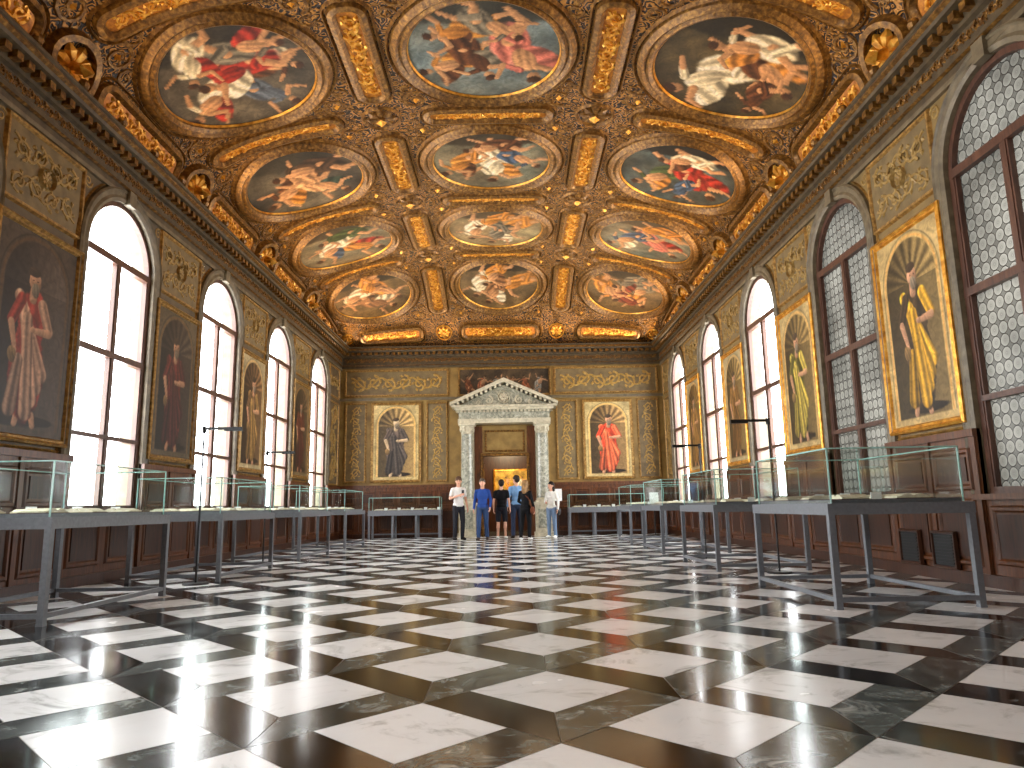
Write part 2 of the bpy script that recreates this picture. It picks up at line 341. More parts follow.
TON={
 (3,-1):(sk_dark,(.44,.40,.34),[(-.45,.3,.7,1.0,WHT,RED),(.3,.45,.6,-.7,(.35,.40,.5),None),(.45,-.1,.6,-1.3,BRN,WHT),(.0,-.1,.75,1.3,RED,WHT),(.3,-.5,.65,-1.5,GRY,RED),(-.4,-.45,.6,.4,WHT,RED)],3),
 (3,0):(sk_blue,(.46,.47,.44),[(-.45,.25,.65,1.2,OCH,BRN),(-.1,.15,.7,-.4,BRN,GRY),(.5,.1,.85,-.3,PNK,PNK),(-.3,-.4,.65,1.4,OCH,BRN),(.15,-.5,.6,-.9,GRY,None)],5),
 (3,1):((.22,.20,.15),(.36,.31,.20),[(-.2,.25,.95,.9,WHT,WHT),(.45,-.15,.75,-.9,BRN,OCH),(.5,.45,.5,.2,BRN,None),(.1,-.45,.7,1.4,WHT,OCH)],8)}
def tspec(i,c):
    if (i,c) in TON: return TON[(i,c)]
    seed=20+i*3+c
    sp={(2,-1):(sk_dark,(.45,.42,.36),[(-.3,.2,.8,1.0,BRN,OCH),(.3,.3,.7,-.8,SK,(.2,.28,.25)),(.1,-.3,.8,1.5,(.3,.22,.16),SK)]),
        (2,0):((.44,.50,.48),(.50,.44,.34),[(.1,.2,.8,.2,WHT,OCH),(.5,-.1,.65,-.8,BLU,None),(-.5,.1,.7,.8,OCH,BRN),(0,-.45,.65,1.4,BRN,WHT)]),
        (2,1):((.30,.38,.42),(.28,.26,.22),[(-.3,.2,.75,.9,GRN,OCH),(.35,.0,.85,-.7,RED,RED),(0,-.45,.6,1.4,WHT,BRN),(.2,.5,.5,.2,BLU,None)]),
        (1,-1):((.46,.50,.46),clo,[(.3,.2,.8,-.9,OCH,RED),(-.3,.1,.75,.9,WHT,BLU),(.0,-.4,.7,1.4,GRN,WHT)]),
        (1,1):((.42,.48,.48),clo,[(.3,.1,.8,-.9,PNK,RED),(-.35,.2,.75,.9,BLU,WHT),(.1,-.45,.7,1.4,OCH,None)])}.get((i,c))
    if sp: return (*sp,seed)
    pal=[[RED,BLU,WHT],[GRN,WHT,RED],[BRN,OCH,BLU],[PNK,BLU,OCH],[WHT,RED,GRY]][(i*3+c+1)%5]
    sk=[sk_blue,(.52,.56,.56),(.38,.40,.40),sk_brn][(i+c*2)%4]
    if i==0: sk=(.46,.37,.22); pal=[OCH,(.55,.38,.25),WHT] if c<1 else [GRY,(.5,.2,.14),OCH]
    if (i,c)==(1,0): sk=(.60,.57,.44);pal=[OCH,GRY,WHT]
    return (sk,clo if i==1 else (.46,.38,.27),autofigs(seed,pal,4),seed)

# ---------------------------------------------------------------- ceiling
mb=MB(); nu,nv=81,161
U,V=np.meshgrid(np.linspace(-UM,UM,nu),np.linspace(YN,YB,nv),indexing='ij')
mb.add(vpos(U.ravel(),V.ravel()),[(i*nv+j,(i+1)*nv+j,(i+1)*nv+j+1,i*nv+j+1) for i in range(nu-1) for j in range(nv-1)],0)
ceiling=mb.build('ceiling',[m_cground],smooth=True)
UC=3.85; UO=UM-.40; UP=1.92
FR=[(-.15,0),(-.13,.05),(-.06,.12),(.0,.07),(.04,.12),(.10,.08),(.13,.02)]
PF=[(-.09,0),(-.07,.07),(0,.10),(.05,.05),(.07,.01)]
for i,v0 in enumerate(BAYS):
    for c in (-1,0,1):
        u0=c*UC; vis=v0>8
        nr,ns=(56,150) if i==3 else ((40,110) if vis else (22,64))
        v0c=v0-.1 if i==0 else v0
        rr=np.linspace(0,1,nr+1)[1:]; aa=np.arange(ns)*2*math.pi/ns
        R,A=np.meshgrid(rr,aa,indexing='ij'); x=R*np.cos(A); y=R*np.sin(A)
        x=np.concatenate([[0],x.ravel()]); y=np.concatenate([[0],y.ravel()])
        col=tondo_art(x,y,tspec(i,c)); mb=MB()
        f=[(0,1+k,1+(k+1)%ns) for k in range(ns)]
        for a in range(nr-1):
            b0=1+a*ns;b1=b0+ns
            f+=[(b0+k,b1+k,b1+(k+1)%ns,b0+(k+1)%ns) for k in range(ns)]
        mb.add(vault(u0+x*1.2,v0c+y*1.2,np.full(x.shape,.02)),f,0,col)
        sweep(mb,vault,circ(u0,v0c,1.31,64),FR,True,1)
        sweep(mb,vault,circ(u0,v0c,1.195,64),[(-.02,.03),(0,.06),(.02,.03)],True,2)
        sweep(mb,vault,circ(u0,v0c,1.50,64),[(-.03,0),(0,.05),(.03,0)],True,1)
        for k in range(56):
            a=2*math.pi*k/56; bead(mb,vault,u0+1.405*math.cos(a),v0c+1.405*math.sin(a),.045,.02,.06,2)
        mb.build('ceiling_roundel_painting',[m_paint,m_golddark,m_gold])
orn=MB()
def panel(u,v,w,h,mp=vault,horizontal=True,rad=.16,mi_p=1,mi_f=2,mi_o=0,th=.04):
    p=rrect(u,v,w,h,min(rad,w/2.2,h/2.2))
    fill(orn,mp,p,.03,mi_p,3); sweep(orn,mp,p,PF,True,mi_f)
    p2=rrect(u,v,w+.26,h+.26,min(rad,w/2.2,h/2.2)+.1); sweep(orn,mp,p2,[(-.025,0),(0,.045),(.025,0)],True,2)
    if w>h: rinceau(orn,mp,u,v,w*.86,h*.78,0,mi_o,.03,.05)
    else: rinceau(orn,mp,u,v,h*.86,w*.78,math.pi/2,mi_o,.03,.05)
MIDS=[v+BL/2 for v in BAYS[1:]]
for v0 in BAYS:
    for s in (-1,1):
        panel(s*UP,v0,.42,2.25); panel(s*UO,v0,.42,2.2)
for v in MIDS:
    panel(0,v,2.2,.34)
    for s in (-1,1):
        panel(s*UC,v,2.3,.34); rosette(orn,vault,s*UP,v,.30,2,.0,.1); bead(orn,vault,s*UP,v,.1,.1,.08,0); rosette(orn,vault,s*UO,v,.34,0,.05,.2)
        sweep(orn,vault,circ(s*UO,v,.42,24),[(-.06,0),(-.03,.12),(.06,.12),(.08,0)],True,2); bead(orn,vault,s*UO,v,.14,.25,.12,0)
for v in (YB-.42,YN+.42):
    panel(0,v,2.4,.42)
    for s in (-1,1):
        panel(s*3.6,v,2.0,.42); rosette(orn,vault,s*1.85,v,.22,0,.0,.08)
        rosette(orn,vault,s*5.2,v+(-.1 if v>0 else .1),.24,0,0,.08)
for v0 in BAYS:
    for c in (-1,0,1):
        for su in (-1,1):
            for sv in (-1,1):
                cx=c*UC+su*1.24; cy=v0+sv*1.28
                if abs(cx)>UM-.2: continue
                stroke(orn,vault,spiral(cx,cy,.24,su*1.2,su*sv,1.5,16),.035,.02,0,2)
                stroke(orn,vault,spiral(cx-su*.34,cy+sv*.12,.14,su*2.2,-su*sv,1.3,12),.028,.015,0,2)
                stroke(orn,vault,spiral(cx+su*.12,cy-sv*.36,.14,su*.2,-su*sv,1.3,12),.028,.015,0,2)
                bead(orn,vault,cx,cy,.06,0,.07,0)
r_=random.Random(3)
def blocked(u,v):
    for v0 in BAYS:
        for c in (-1,0,1):
            if math.hypot(u-c*UC,v-v0)<1.62: return True
        for s in (-1,1):
            if abs(u-s*UP)<.40 and abs(v-v0)<1.32: return True
            if abs(u-s*UO)<.40 and abs(v-v0)<1.3: return True
    for v1 in MIDS:
        if abs(v-v1)<.36 and (abs(u)<1.3 or abs(abs(u)-UC)<1.35): return True
        if min(math.hypot(abs(u)-UP,v-v1),math.hypot(abs(u)-UO,v-v1))<.50: return True
    return False
for i in range(5200):
    u=r_.uniform(-UM+.2,UM-.2); v=r_.uniform(5.,YB-.8)
    if blocked(u,v): continue
    R=r_.uniform(.06,.10); stroke(orn,vault,spiral(u,v,R,r_.uniform(0,6.28),r_.choice((-1,1)),1.2,9),.016,.008,0,2)
for s in (-1,1):
    line=[(s*(UM-.14),y) for y in np.linspace(YN+.1,YB-.1,60)]
    sweep(orn,vault,line,[(-.05,0),(0,.06),(.05,0)],False,2)
    for y in np.arange(YN+.3,YB-.2,.17): bead(orn,vault,s*(UM-.14),y,.05,.04,.05,2)
orn.build('gilded_reliefs',[m_gold,m_goldpanel,m_golddark],parent=ceiling)

# ---------------------------------------------------------------- cornice
cn=MB(); rm=[(XL,YN),(XR,YN),(XR,YB),(XL,YB)]
cprof=[(0,5.50),(.05,5.50),(.05,5.58),(.08,5.60),(.08,5.66),(.07,5.67),(.07,5.84),(.12,5.86),(.12,5.90),(.13,5.99),(.28,6.01),(.30,6.10),(.35,6.13),(.35,6.17),(0,6.17)]
sweep(cn,plan,rm,cprof,True,0)
sweep(cn,plan,rm,[(.06,5.575),(.10,5.59),(.06,5.605)],True,1)
sweep(cn,plan,rm,[(.29,6.055),(.335,6.08),(.33,6.11)],True,1)
for y in np.arange(YN+.2,YB-.15,.19):
    cn.box(XL+.1,XL+.23,y-.05,y+.05,5.91,6.0,1); cn.box(XR-.23,XR-.1,y-.05,y+.05,5.91,6.0,1)
for x in np.arange(XL+.25,XR-.15,.19):
    cn.box(x-.05,x+.05,YB-.23,YB-.1,5.91,6.0,1)
for (mp,a,b) in ((wl,YN+.2,YB-.2),(wr,YN+.2,YB-.2)):
    rinceau(cn,mp,(a+b)/2,5.755,b-a,.15,0,1,.07,.05)
rinceau(cn,wb,XC,5.755,2*HW-.3,.15,0,1,.07,.05)
for s,x in ((1,XL+.33),(-1,XR-.33)):
    for y in np.arange(YN+.6,YB-.3,BL/4):
        cn.lathe(x,y,[(0.,6.17),(.05,6.18),(.07,6.23),(.05,6.28),(0,6.30)],1,8)
cn.build('trim_1',[m_cornice,m_golddark])
# ---------------------------------------------------------------- side walls
def sidewall(name,mp,mats,bays):
    w=MB(); cs=sorted(bays)
    q=lambda u0,u1,z0,z1: w.add(mp(np.array([u0,u1,u1,u0]),np.array([z0,z0,z1,z1]),np.zeros(4)),[(0,1,2,3)],0)
    prev=YN
    for c in cs:
        q(prev,c-WR,0,Z0+.02); q(c-WR,c+WR,0,SILL)
        n=24; A=[(c-WR*math.cos(math.pi*k/n),SPR+WR*math.sin(math.pi*k/n)) for k in range(n+1)]
        for k in range(n):
            a,b=A[k],A[k+1]
            w.add(mp(np.array([a[0],b[0],b[0],a[0]]),np.array([a[1],b[1],Z0+.02,Z0+.02]),np.zeros(4)),[(0,1,2,3)],0)
        out=[(c-WR,SILL)]+A+[(c+WR,SILL)]
        sweep(w,mp,out,[(0,0),(0,-.32)],True,1)
        prev=c+WR
    q(prev,YB,0,Z0+.02)
    return w.build(name,mats)
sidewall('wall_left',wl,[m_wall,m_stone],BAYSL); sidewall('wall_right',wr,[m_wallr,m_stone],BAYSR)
def archpath(c,o=0.,n=24):
    r=WR-o; return [(c-r,SILL+o)]+[(c-r*math.cos(math.pi*k/n),SPR+r*math.sin(math.pi*k/n)) for k in range(n+1)]+[(c+r,SILL+o)]
wi=0
for mp,side,bays in ((wl,'L',BAYSL),(wr,'R',BAYSR)):
    for c in bays:
        wi+=1; f=MB()
        sweep(f,mp,archpath(c),[(0,-.02),(-.07,-.02),(-.07,-.10),(0,-.10)][::1],True,0)
        b=lambda u0,u1,v0,v1,n0=-.10,n1=-.03: f.box(u0,u1,v0,v1,n0,n1,0,mp)
        b(c-.035,c+.035,SILL,SPR,-.11,-.02)
        for z,h in ((SPR,.05),(3.12,.045),(1.95,.03)): b(c-WR,c+WR,z-h,z+h,-.11,-.015)
        for u in (c-WR+.07,c-.06,c+.035,c+WR-.095): b(u,u+.025,SILL,SPR)
        o=f.build('window_%d'%wi,[m_winwood])
        if side=='R' and c<11:
            g=MB(); fill(g,mp,archpath(c,.03),-.085,0,4); g.build('leaded_pane',[m_lead],parent=o)
        L=bpy.data.lights.new('sky_portal','AREA'); L.shape='RECTANGLE'; L.size=2*WR; L.size_y=SPR+WR-SILL; L.cycles.is_portal=True
        lo=bpy.data.objects.new('sky_portal',L); S.collection.objects.link(lo); lo.parent=o
        x=XL-.2 if side=='L' else XR+.2
        lo.location=(x,c,(SILL+SPR+WR)/2)
        lo.rotation_euler=(math.pi/2,0,-math.pi/2 if side=='L' else math.pi/2)
for mp,nm,bays in ((wl,'left',BAYSL),(wr,'right',BAYSR)):
    t=MB(); PI_=[(bays[k]+bays[k+1])/2 for k in range(6)]
    for c in bays:
        pth=archpath(c)
        sweep(t,mp,pth,[(0,0),(0,.04),(.05,.06),(.09,.04),(.15,.05),(.17,.07),(.20,.05),(.20,0)],False,0)
        sweep(t,mp,archpath(c,-.235),[(-.015,0),(0,.03),(.015,0)],False,1)
        t.box(c-WR-.1,c+WR+.1,SILL-.06,SILL,-.02,.12,2,mp)
        t.box(c-.09,c+.09,SPR+WR-.02,SPR+WR+.2,0,.10,0,mp)
        t.box(c-WR,c+WR,0,SILL-.06,0,.035,2,mp)
        for s in (-1,1):
            sweep(t,mp,rect(c+s*.44,.53,.74,.60),[(0,.035),(.02,.06),(.05,.06),(.07,.04)],True,2)
            t.box(c+s*.44-.27,c+s*.44+.27,.32,.74,.035,.05,3,mp)
    e0=bays[0]+WR
    for c in PI_+[(e0+YB)/2]:
        hw=BL/2-WR if c<22 else (YB-e0)/2
        a,b=(c-hw,c+hw)
        t.box(a,b,0,1.56,0,.05,2,mp); t.box(a-.0,b+.0,1.56,1.64,0,.09,2,mp)
        for s in (-1,1):
            q_=hw*.47
            for (z,h) in ((.55,.72),(1.22,.46)):
                sweep(t,mp,rect(c+s*q_,z,hw*.8,h),[(0,.05),(.02,.08),(.05,.08),(.07,.055)],True,2)
                t.box(c+s*q_-hw*.29,c+s*q_+hw*.29,z-h/2+.1,z+h/2-.1,.05,.068,3,mp)
        for s in (-1,0,1): t.box(c+s*(hw-.05)-.04,c+s*(hw-.05)+.04,.12,1.56,.05,.075,2,mp)
        if c<22:
            sweep(t,mp,rect(c,4.93,1.5,1.02),[(0,0),(.02,.04),(.05,.04),(.07,.01)],True,1)
            fill(t,mp,rect(c,4.93,1.38,.9),.008,4,2)
            rinceau(t,mp,c,5.12,1.2,.42,0,5,.006,.032); rinceau(t,mp,c,4.72,1.2,.36,math.pi,5,.006,.032)
            rosette(t,mp,c,4.93,.12,5,.006,.02)
            sweep(t,mp,rect(c,2.98,1.72,2.66),[(0,0),(.02,.025),(.04,0)],True,1)
            for s in (-1,1): rinceau(t,mp,c+s*.81,2.98,2.5,.09,math.pi/2,5,.0,.05)
        else:
            pw=hw*2-.45
            sweep(t,mp,rect(c,4.93,pw,1.02),[(0,0),(.02,.04),(.05,.04),(.07,.01)],True,1)
            rinceau(t,mp,c,4.93,pw-.2,.5,0,5,.006,.035); rinceau(t,mp,c,3.0,2.4,pw-.3,math.pi/2,5,.006,.03)
            sweep(t,mp,rect(c,2.98,pw,2.66),[(0,0),(.02,.04),(.05,.04),(.07,.01)],True,1)
    for c in bays:
        for s in (-1,1): stroke(t,mp,spiral(c+s*.95,5.32,.10,0,s,1.5,14),.016,.01,0,5)
    t.box(YN,YB,5.44,5.5,0,.05,0,mp)
    t.build('trim_2' if nm=='left' else 'trim_3',[m_stone,m_wgilt,m_wood,m_woodd,m_panelgrey,m_arab])
    bb=MB(); bb.box(YN,YB,0,.13,.0,.085,0,mp); bb.build('baseboard_'+nm,[m_woodd])

# ---------------------------------------------------------------- wall paintings
def niche_art(x,y,asp,robe,robe2,nic,seed,dark=.0,skin=(.76,.56,.42),stonec=(.70,.62,.46),shell=True):
    H=asp*2; cv=CV(x,y,stonec); cv.c*=(.85+.3*turb(x,y,seed,3))[...,None]
    nr=.80; top=H-nr-.12
    d=np.where(y<top,np.abs(x)/nr,np.sqrt(x**2+(y-top)**2)/nr)
    al=(1-ss(.97,1.0,d))*ss(.10,.14,y)
    nc=np.array(nic)*(1.15-.6*ss(-.8,.8,-x))[...,None]*np.ones(x.shape+(1,))
    ang=np.arctan2(y-top+.05,x); sh=np.where(y>top-.02,1.2+.35*np.sin(ang*17)*(1 if shell else .2),1.)
    cv.over(al,nc*sh[...,None])
    rim=np.exp(-((d-1.04)/.04)**2)*ss(.1,.14,y); cv.over(rim*.9,np.array(stonec)*np.array([1.2,1.06,.84])*np.ones(x.shape+(3,)))
    rim=np.exp(-((d-1.13)/.02)**2)*ss(.1,.14,y); cv.over(rim*.7,np.array(stonec)*.55*np.ones(x.shape+(3,)))
    k=H/3.1; r=np.random.RandomState(seed); lean=r.uniform(-.08,.08)
    Y=lambda v: v*k
    cv.ell(.1,Y(.22),.65,.1,0,(.16,.12,.08),0,seed)
    cv.cap((-.2,Y(.3)),(-.24,Y(.16)),.08,.07,skin); cv.cap((.15,Y(.3)),(.2,Y(.16)),.08,.07,skin)
    cv.ell(lean,Y(.95),.44,Y(.80),.03,robe,.30,seed,.1)
    cv.ell(lean+.02,Y(1.70),.37,Y(.55),-.05,robe,.22,seed+1,.12)
    for j in range(4):
        cv.cap((lean-.32+.08*j,Y(2.05-.10*j)),(lean+.36-.10*j,Y(.95-.2*j)),.13,.17,np.array(robe2)*(1.08-.16*(j%2)),.25,seed+j)
    cv.cap((lean-.22,Y(1.1)),(lean-.32,Y(.38)),.12,.17,np.array(robe2)*.72,.3,seed+2)
    cv.cap((lean+.26,Y(2.02)),(lean+.47,Y(1.66)),.13,.12,robe2,.2,seed); cv.cap((lean+.47,Y(1.62)),(lean+.12,Y(1.60)),.085,.06,skin); cv.ell(lean+.07,Y(1.61),.07,.06,0,skin,0,seed)
    cv.cap((lean-.26,Y(2.02)),(lean-.46,Y(1.66)),.12,.11,robe,.2,seed); cv.cap((lean-.46,Y(1.62)),(lean-.34,Y(1.28)),.08,.055,skin); cv.ell(lean-.33,Y(1.22),.06,.07,0,skin,0,seed)
    cv.ell(lean-.38,Y(1.15),.11,.15,.2,(.52,.40,.24),.1,seed)
    cv.cap((lean,Y(2.08)),(lean,Y(2.22)),.10,.09,skin); cv.ell(lean+.02,Y(2.35),.15,.20,.1,skin,0,seed,.1,.5)
    cv.ell(lean-.01,Y(2.50),.165,.095,.1,(.28,.22,.16),0,seed,.2); cv.ell(lean+.04,Y(2.22),.11,.14,.1,(.50,.44,.36),.1,seed,.2)
    for s in (-1,1): cv.ell(lean+.025+s*.055,Y(2.37),.024,.014,.1,(.15,.1,.08),0,seed,.3)
    c=cv.c*(1-dark)
    return lin(np.clip(c,.01,1))
def wallpainting(mp,u,z0,z1,w,art,fw=.09,res=64,mat_f=None):
    h=z1-z0; nx=res; ny=int(res*h/w); iw=w-2*fw; ih=h-2*fw
    X,Y=np.meshgrid(np.linspace(-1,1,nx),np.linspace(0,2*ih/iw,ny),indexing='ij')
    sgn=-1 if mp is wr else 1
    col=art(X*sgn*1.0,Y,ih/iw); mb=MB()
    uu=u+X.ravel()*iw/2; vv=z0+fw+Y.ravel()*iw/2
    mb.add(mp(uu,vv,np.full(uu.shape,.035)),[(i*ny+j,(i+1)*ny+j,(i+1)*ny+j+1,i*ny+j+1) for i in range(nx-1) for j in range(ny-1)],0,col)
    sweep(mb,mp,rect(u,(z0+z1)/2,w,h,.5),[(0,.002),(0,.07),(fw*.3,.09),(fw*.55,.06),(fw*.8,.065),(fw*1.03,.03)],True,1)
    return mb.build('framed_painting',[m_paint,mat_f or m_gold])
def A(robe,robe2,nic,seed,**k): return lambda x,y,a: niche_art(x,y,a,robe,robe2,nic,seed,**k)
LA=[A((.36,.22,.15),(.55,.36,.22),(.34,.26,.18),30),A((.40,.20,.13),(.36,.18,.15),(.30,.24,.17),31,dark=.1,stonec=(.55,.45,.30)),
    A((.46,.34,.22),(.60,.46,.26),(.38,.28,.18),32),
    A((.42,.17,.13),(.34,.16,.14),(.25,.21,.17),33,dark=.15,stonec=(.42,.36,.27)),
    A((.62,.22,.16),(.74,.56,.44),(.30,.25,.21),34,dark=.12,stonec=(.34,.28,.22),shell=False),
    A((.3,.2,.3),(.5,.4,.2),(.25,.2,.16),35),A((.2,.3,.3),(.5,.3,.2),(.25,.2,.16),36)]
RA=[A((.5,.3,.2),(.6,.45,.2),(.35,.26,.15),40),A((.50,.36,.20),(.62,.46,.24),(.42,.32,.18),41),
    A((.52,.38,.20),(.46,.32,.16),(.46,.37,.22),42),
    A((.36,.33,.13),(.74,.64,.28),(.42,.34,.20),43,stonec=(.72,.62,.42)),
    A((.26,.20,.13),(.84,.62,.18),(.44,.36,.22),44,stonec=(.76,.64,.42)),
    A((.3,.2,.3),(.5,.4,.2),(.25,.2,.16),45),A((.2,.3,.3),(.5,.3,.2),(.25,.2,.16),46)]
for k in range(6):
    c=(BAYS[k]+BAYS[k+1])/2
    rs=120 if 6<c<10 else 60
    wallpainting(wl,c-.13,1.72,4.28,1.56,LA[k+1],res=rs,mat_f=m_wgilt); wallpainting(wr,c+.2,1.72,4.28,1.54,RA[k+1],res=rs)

# ---------------------------------------------------------------- back wall
DX=-.25; DW=.72; DH=2.55
w=MB()
q=lambda u0,u1,z0,z1: w.add(wb(np.array([u0,u1,u1,u0]),np.array([z0,z0,z1,z1]),np.zeros(4)),[(0,1,2,3)],0)
q(XL,DX-DW,0,Z0+.02); q(DX+DW,XR,0,Z0+.02); q(DX-DW,DX+DW,DH,Z0+.02)
sweep(w,wb,[(DX-DW,0),(DX-DW,DH),(DX+DW,DH),(DX+DW,0)],[(0,0),(0,-.35)],False,1)
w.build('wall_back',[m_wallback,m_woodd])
w=MB(); w.add([(XL,YN,0),(XR,YN,0),(XR,YN,Z0+.02),(XL,YN,Z0+.02)],[(0,1,2,3)],0); w.build('wall_front',[m_wall])
t=MB()
for s in (-1,1):
    u=XC+s*3.45
    sweep(t,wb,rect(u,5.0,3.45,.92),[(0,0),(.02,.05),(.06,.05),(.08,.01)],True,1); fill(t,wb,rect(u,5.0,3.3,.78),.008,4,2)
    rinceau(t,wb,u,5.0,3.0,.62,0,5,.006,.032)
    for q2 in (-1,1):
        uu=u+q2*1.33
        sweep(t,wb,rect(uu,3.05,.72,2.62),[(0,0),(.02,.05),(.05,.05),(.07,.01)],True,1); fill(t,wb,rect(uu,3.05,.6,2.5),.008,4,2)
        rinceau(t,wb,uu,3.05,2.35,.42,math.pi/2,5,.006,.026)
    a,b=(XL,DX-1.55) if s<0 else (DX+1.55,XR)
    t.box(a,b,0,1.58,0,.05,2,wb); t.box(a,b,1.58,1.66,0,.10,2,wb)
    n=6
    for k in range(n):
        cx=a+(b-a)*(k+.5)/n; pw=(b-a)/n-.1
        for (z,h) in ((.55,.72),(1.24,.46)):
            sweep(t,wb,rect(cx,z,pw,h),[(0,.05),(.02,.08),(.05,.08),(.07,.055)],True,2)
            t.box(cx-pw/2+.1,cx+pw/2-.1,z-h/2+.1,z+h/2-.1,.05,.066,3,wb)
t.box(XL,XR,4.42,4.50,0,.06,0,wb)
t.build('trim_4',[m_stone,m_wgilt,m_wood,m_woodd,m_panelgrey,m_arabback])
bb=MB(); bb.box(XL,DX-1.55,0,.13,0,.085,0,wb); bb.box(DX+1.55,XR,0,.13,0,.085,0,wb); bb.build('baseboard_back',[m_woodd])
BA=[A((.36,.30,.26),(.32,.28,.25),(.56,.45,.28),50,skin=(.80,.68,.52),stonec=(.78,.68,.46)),A((.82,.26,.15),(.90,.42,.26),(.50,.39,.24),51,stonec=(.78,.68,.46))]
wallpainting(wb,XC-3.45,1.74,4.34,1.64,BA[0],res=80,mat_f=m_wgilt); wallpainting(wb,XC+3.45,1.74,4.34,1.64,BA[1],res=80,mat_f=m_wgilt)
def battle(x,y,a):
    cv=CV(x,y,(.25,.20,.14)); cv.c*=(.6+.8*turb(x,y,61,4))[...,None]
    for k in range(6): cv.figure(-.8+k*.32,a*.9,.26,.3*(-1)**k,[BRN,(.5,.3,.2),GRY][k%3],(.6,.45,.32),(.2,.15,.1),70+k)
    return lin(np.clip(cv.c,.01,1))
wallpainting(wb,DX+.02,4.52,5.46,3.05,battle,.06,130,mat_f=m_wgilt)

# door aedicule
d=MB()
for s in (-1,1):
    cx=DX+s*1.2; cy=YB-.36
    d.box(cx-.30,cx+.30,YB-.66,YB,0,.12,0); d.box(cx-.26,cx+.26,YB-.62,YB,.12,.95,0); d.box(cx-.30,cx+.30,YB-.66,YB,.95,1.05,0)
    d.box(cx-.18,cx+.18,YB-.635,YB-.60,.25,.83,1)
    d.lathe(cx,cy,[(.25,1.05),(.25,1.10),(.22,1.12),(.24,1.15),(.21,1.18)],0,24)
    d.lathe(cx,cy,[(.195,1.18),(.198,2.0),(.19,2.6),(.17,3.22)],1,24)
    d.lathe(cx,cy,[(.19,3.22),(.17,3.25),(.18,3.30),(.24,3.48),(.26,3.50)],0,24)
    for k in range(8):
        a=k*math.pi/4+.39; d.lathe(cx+.2*math.cos(a),cy+.2*math.sin(a),[(0,3.27),(.045,3.32),(.05,3.4),(.02,3.46)],0,6)
    d.box(cx-.27,cx+.27,YB-.63,YB,3.50,3.56,0)
    d.box(cx-.21,cx+.21,YB-.14,YB,1.05,3.5,0)
d.box(DX-1.48,DX+1.48,YB-.58,YB,3.56,3.70,0); d.box(DX-1.45,DX+1.45,YB-.55,YB,3.70,3.90,1)
d.box(DX-1.58,DX+1.58,YB-.68,YB,3.98,4.06,0); d.box(DX-1.68,DX+1.68,YB-.76,YB,4.06,4.12,0)
for x in np.arange(DX-1.48,DX+1.5,.12): d.box(x-.035,x+.035,YB-.63,YB-.5,3.90,3.98,0)
d.box(DX-1.5,DX+1.5,YB-.58,YB,3.90,3.98,1)
def prism(x0,z0,x1,z1,x2,z2,y0,y1,mi):
    d.add([(x0,y0,z0),(x1,y0,z1),(x2,y0,z2),(x0,y1,z0),(x1,y1,z1),(x2,y1,z2)],[(0,1,2),(3,5,4),(0,3,4,1),(1,4,5,2),(2,5,3,0)],mi)
prism(DX-1.5,4.12,DX+1.5,4.12,DX,4.80,YB-.50,YB-.12,1)
for s in (-1,1):
    v=[];th=.13
    a=(DX+s*1.72,4.12);b=(DX,4.86)
    for (x,z) in (a,b,(b[0],b[1]+th),(a[0],a[1]+th*.7)):
        v+=[(x,YB-.78,z),(x,YB-.12,z)]
    d.add(v,[(0,2,4,6),(1,7,5,3),(0,1,3,2),(2,3,5,4),(4,5,7,6),(6,7,1,0)],0)
    for k in range(11):
        tt=(k+.7)/11.5; x=a[0]+(b[0]-a[0])*tt; z=a[1]+(b[1]-a[1])*tt; d.box(x-.04,x+.04,YB-.68,YB-.5,z-.08,z+.0,0)
tym=lambda u,v,n: np.stack([u,YB-.5-n,v],-1)
rosette(d,tym,DX,4.40,.17,0,.0,.05)
for s in (-1,1): stroke(d,tym,spiral(DX+s*.48,4.30,.14,math.pi/2,s,1.5,16),.03,.015,0,0); stroke(d,tym,spiral(DX+s*.85,4.23,.08,math.pi/2,s,1.5,14),.02,.01,0,0)
d.build('trim_5',[m_marblew,m_marblecol])
dd=MB()
dd.box(DX-.98,DX-DW,0,3.50,0,.10,0,wb); dd.box(DX+DW,DX+.98,0,3.50,0,.10,0,wb); dd.box(DX-DW,DX+DW,DH,3.5,0,.08,1,wb)
sweep(dd,wb,[(DX-DW,0),(DX-DW,DH),(DX+DW,DH),(DX+DW,0)],[(-.02,.08),(0,.13),(.06,.13),(.08,.1)],False,2)
sweep(dd,wb,rect(DX,3.02,1.3,.72),[(0,.08),(.02,.11),(.05,.11),(.07,.08)],True,2)
dd.build('trim_6',[m_wood,m_wallback,m_golddark,m_woodd])
dd=MB()
for s in (-1,1):
    x=DX+s*(DW+.04); dd.box(x-.025,x+.025,YB+.38,YB+1.08,.02,DH-.03,1)
    for (z,h) in ((.7,1.0),(1.85,.95)): dd.box(x-s*.035-.01,x-s*.035+.01,YB+.48,YB+.98,z-h/2,z+h/2,0)
dd.build('door_1',[m_wood,m_woodd])
an=MB(); ax0,ax1,ay0,ay1=DX-2,DX+2,YB+.35,YB+4.5
an.box(ax0,ax1,ay0,ay1,-.002,3.4,0)
an.F.pop(2); an.M.pop(2)
q=lambda u0,u1,z0,z1: an.add([(u0,ay0,z0),(u1,ay0,z0),(u1,ay0,z1),(u0,ay0,z1)],[(0,1,2,3)],0)
q(ax0,DX-DW,0,3.4); q(DX+DW,ax1,0,3.4); q(DX-DW,DX+DW,DH,3.4)
an.build('wall_anteroom',[m_woodd])
def gallery(x,y,a):
    cv=CV(x,y,(.85,.66,.28)); cv.c*=(.7+.5*turb(x,y,90,4))[...,None]
    cv.figure(-.3,a,.5,.3,OCH,SK,BRN,91); cv.figure(.4,a,.5,-.4,WHT,SK,BRN,92); return lin(np.clip(cv.c,.01,1))
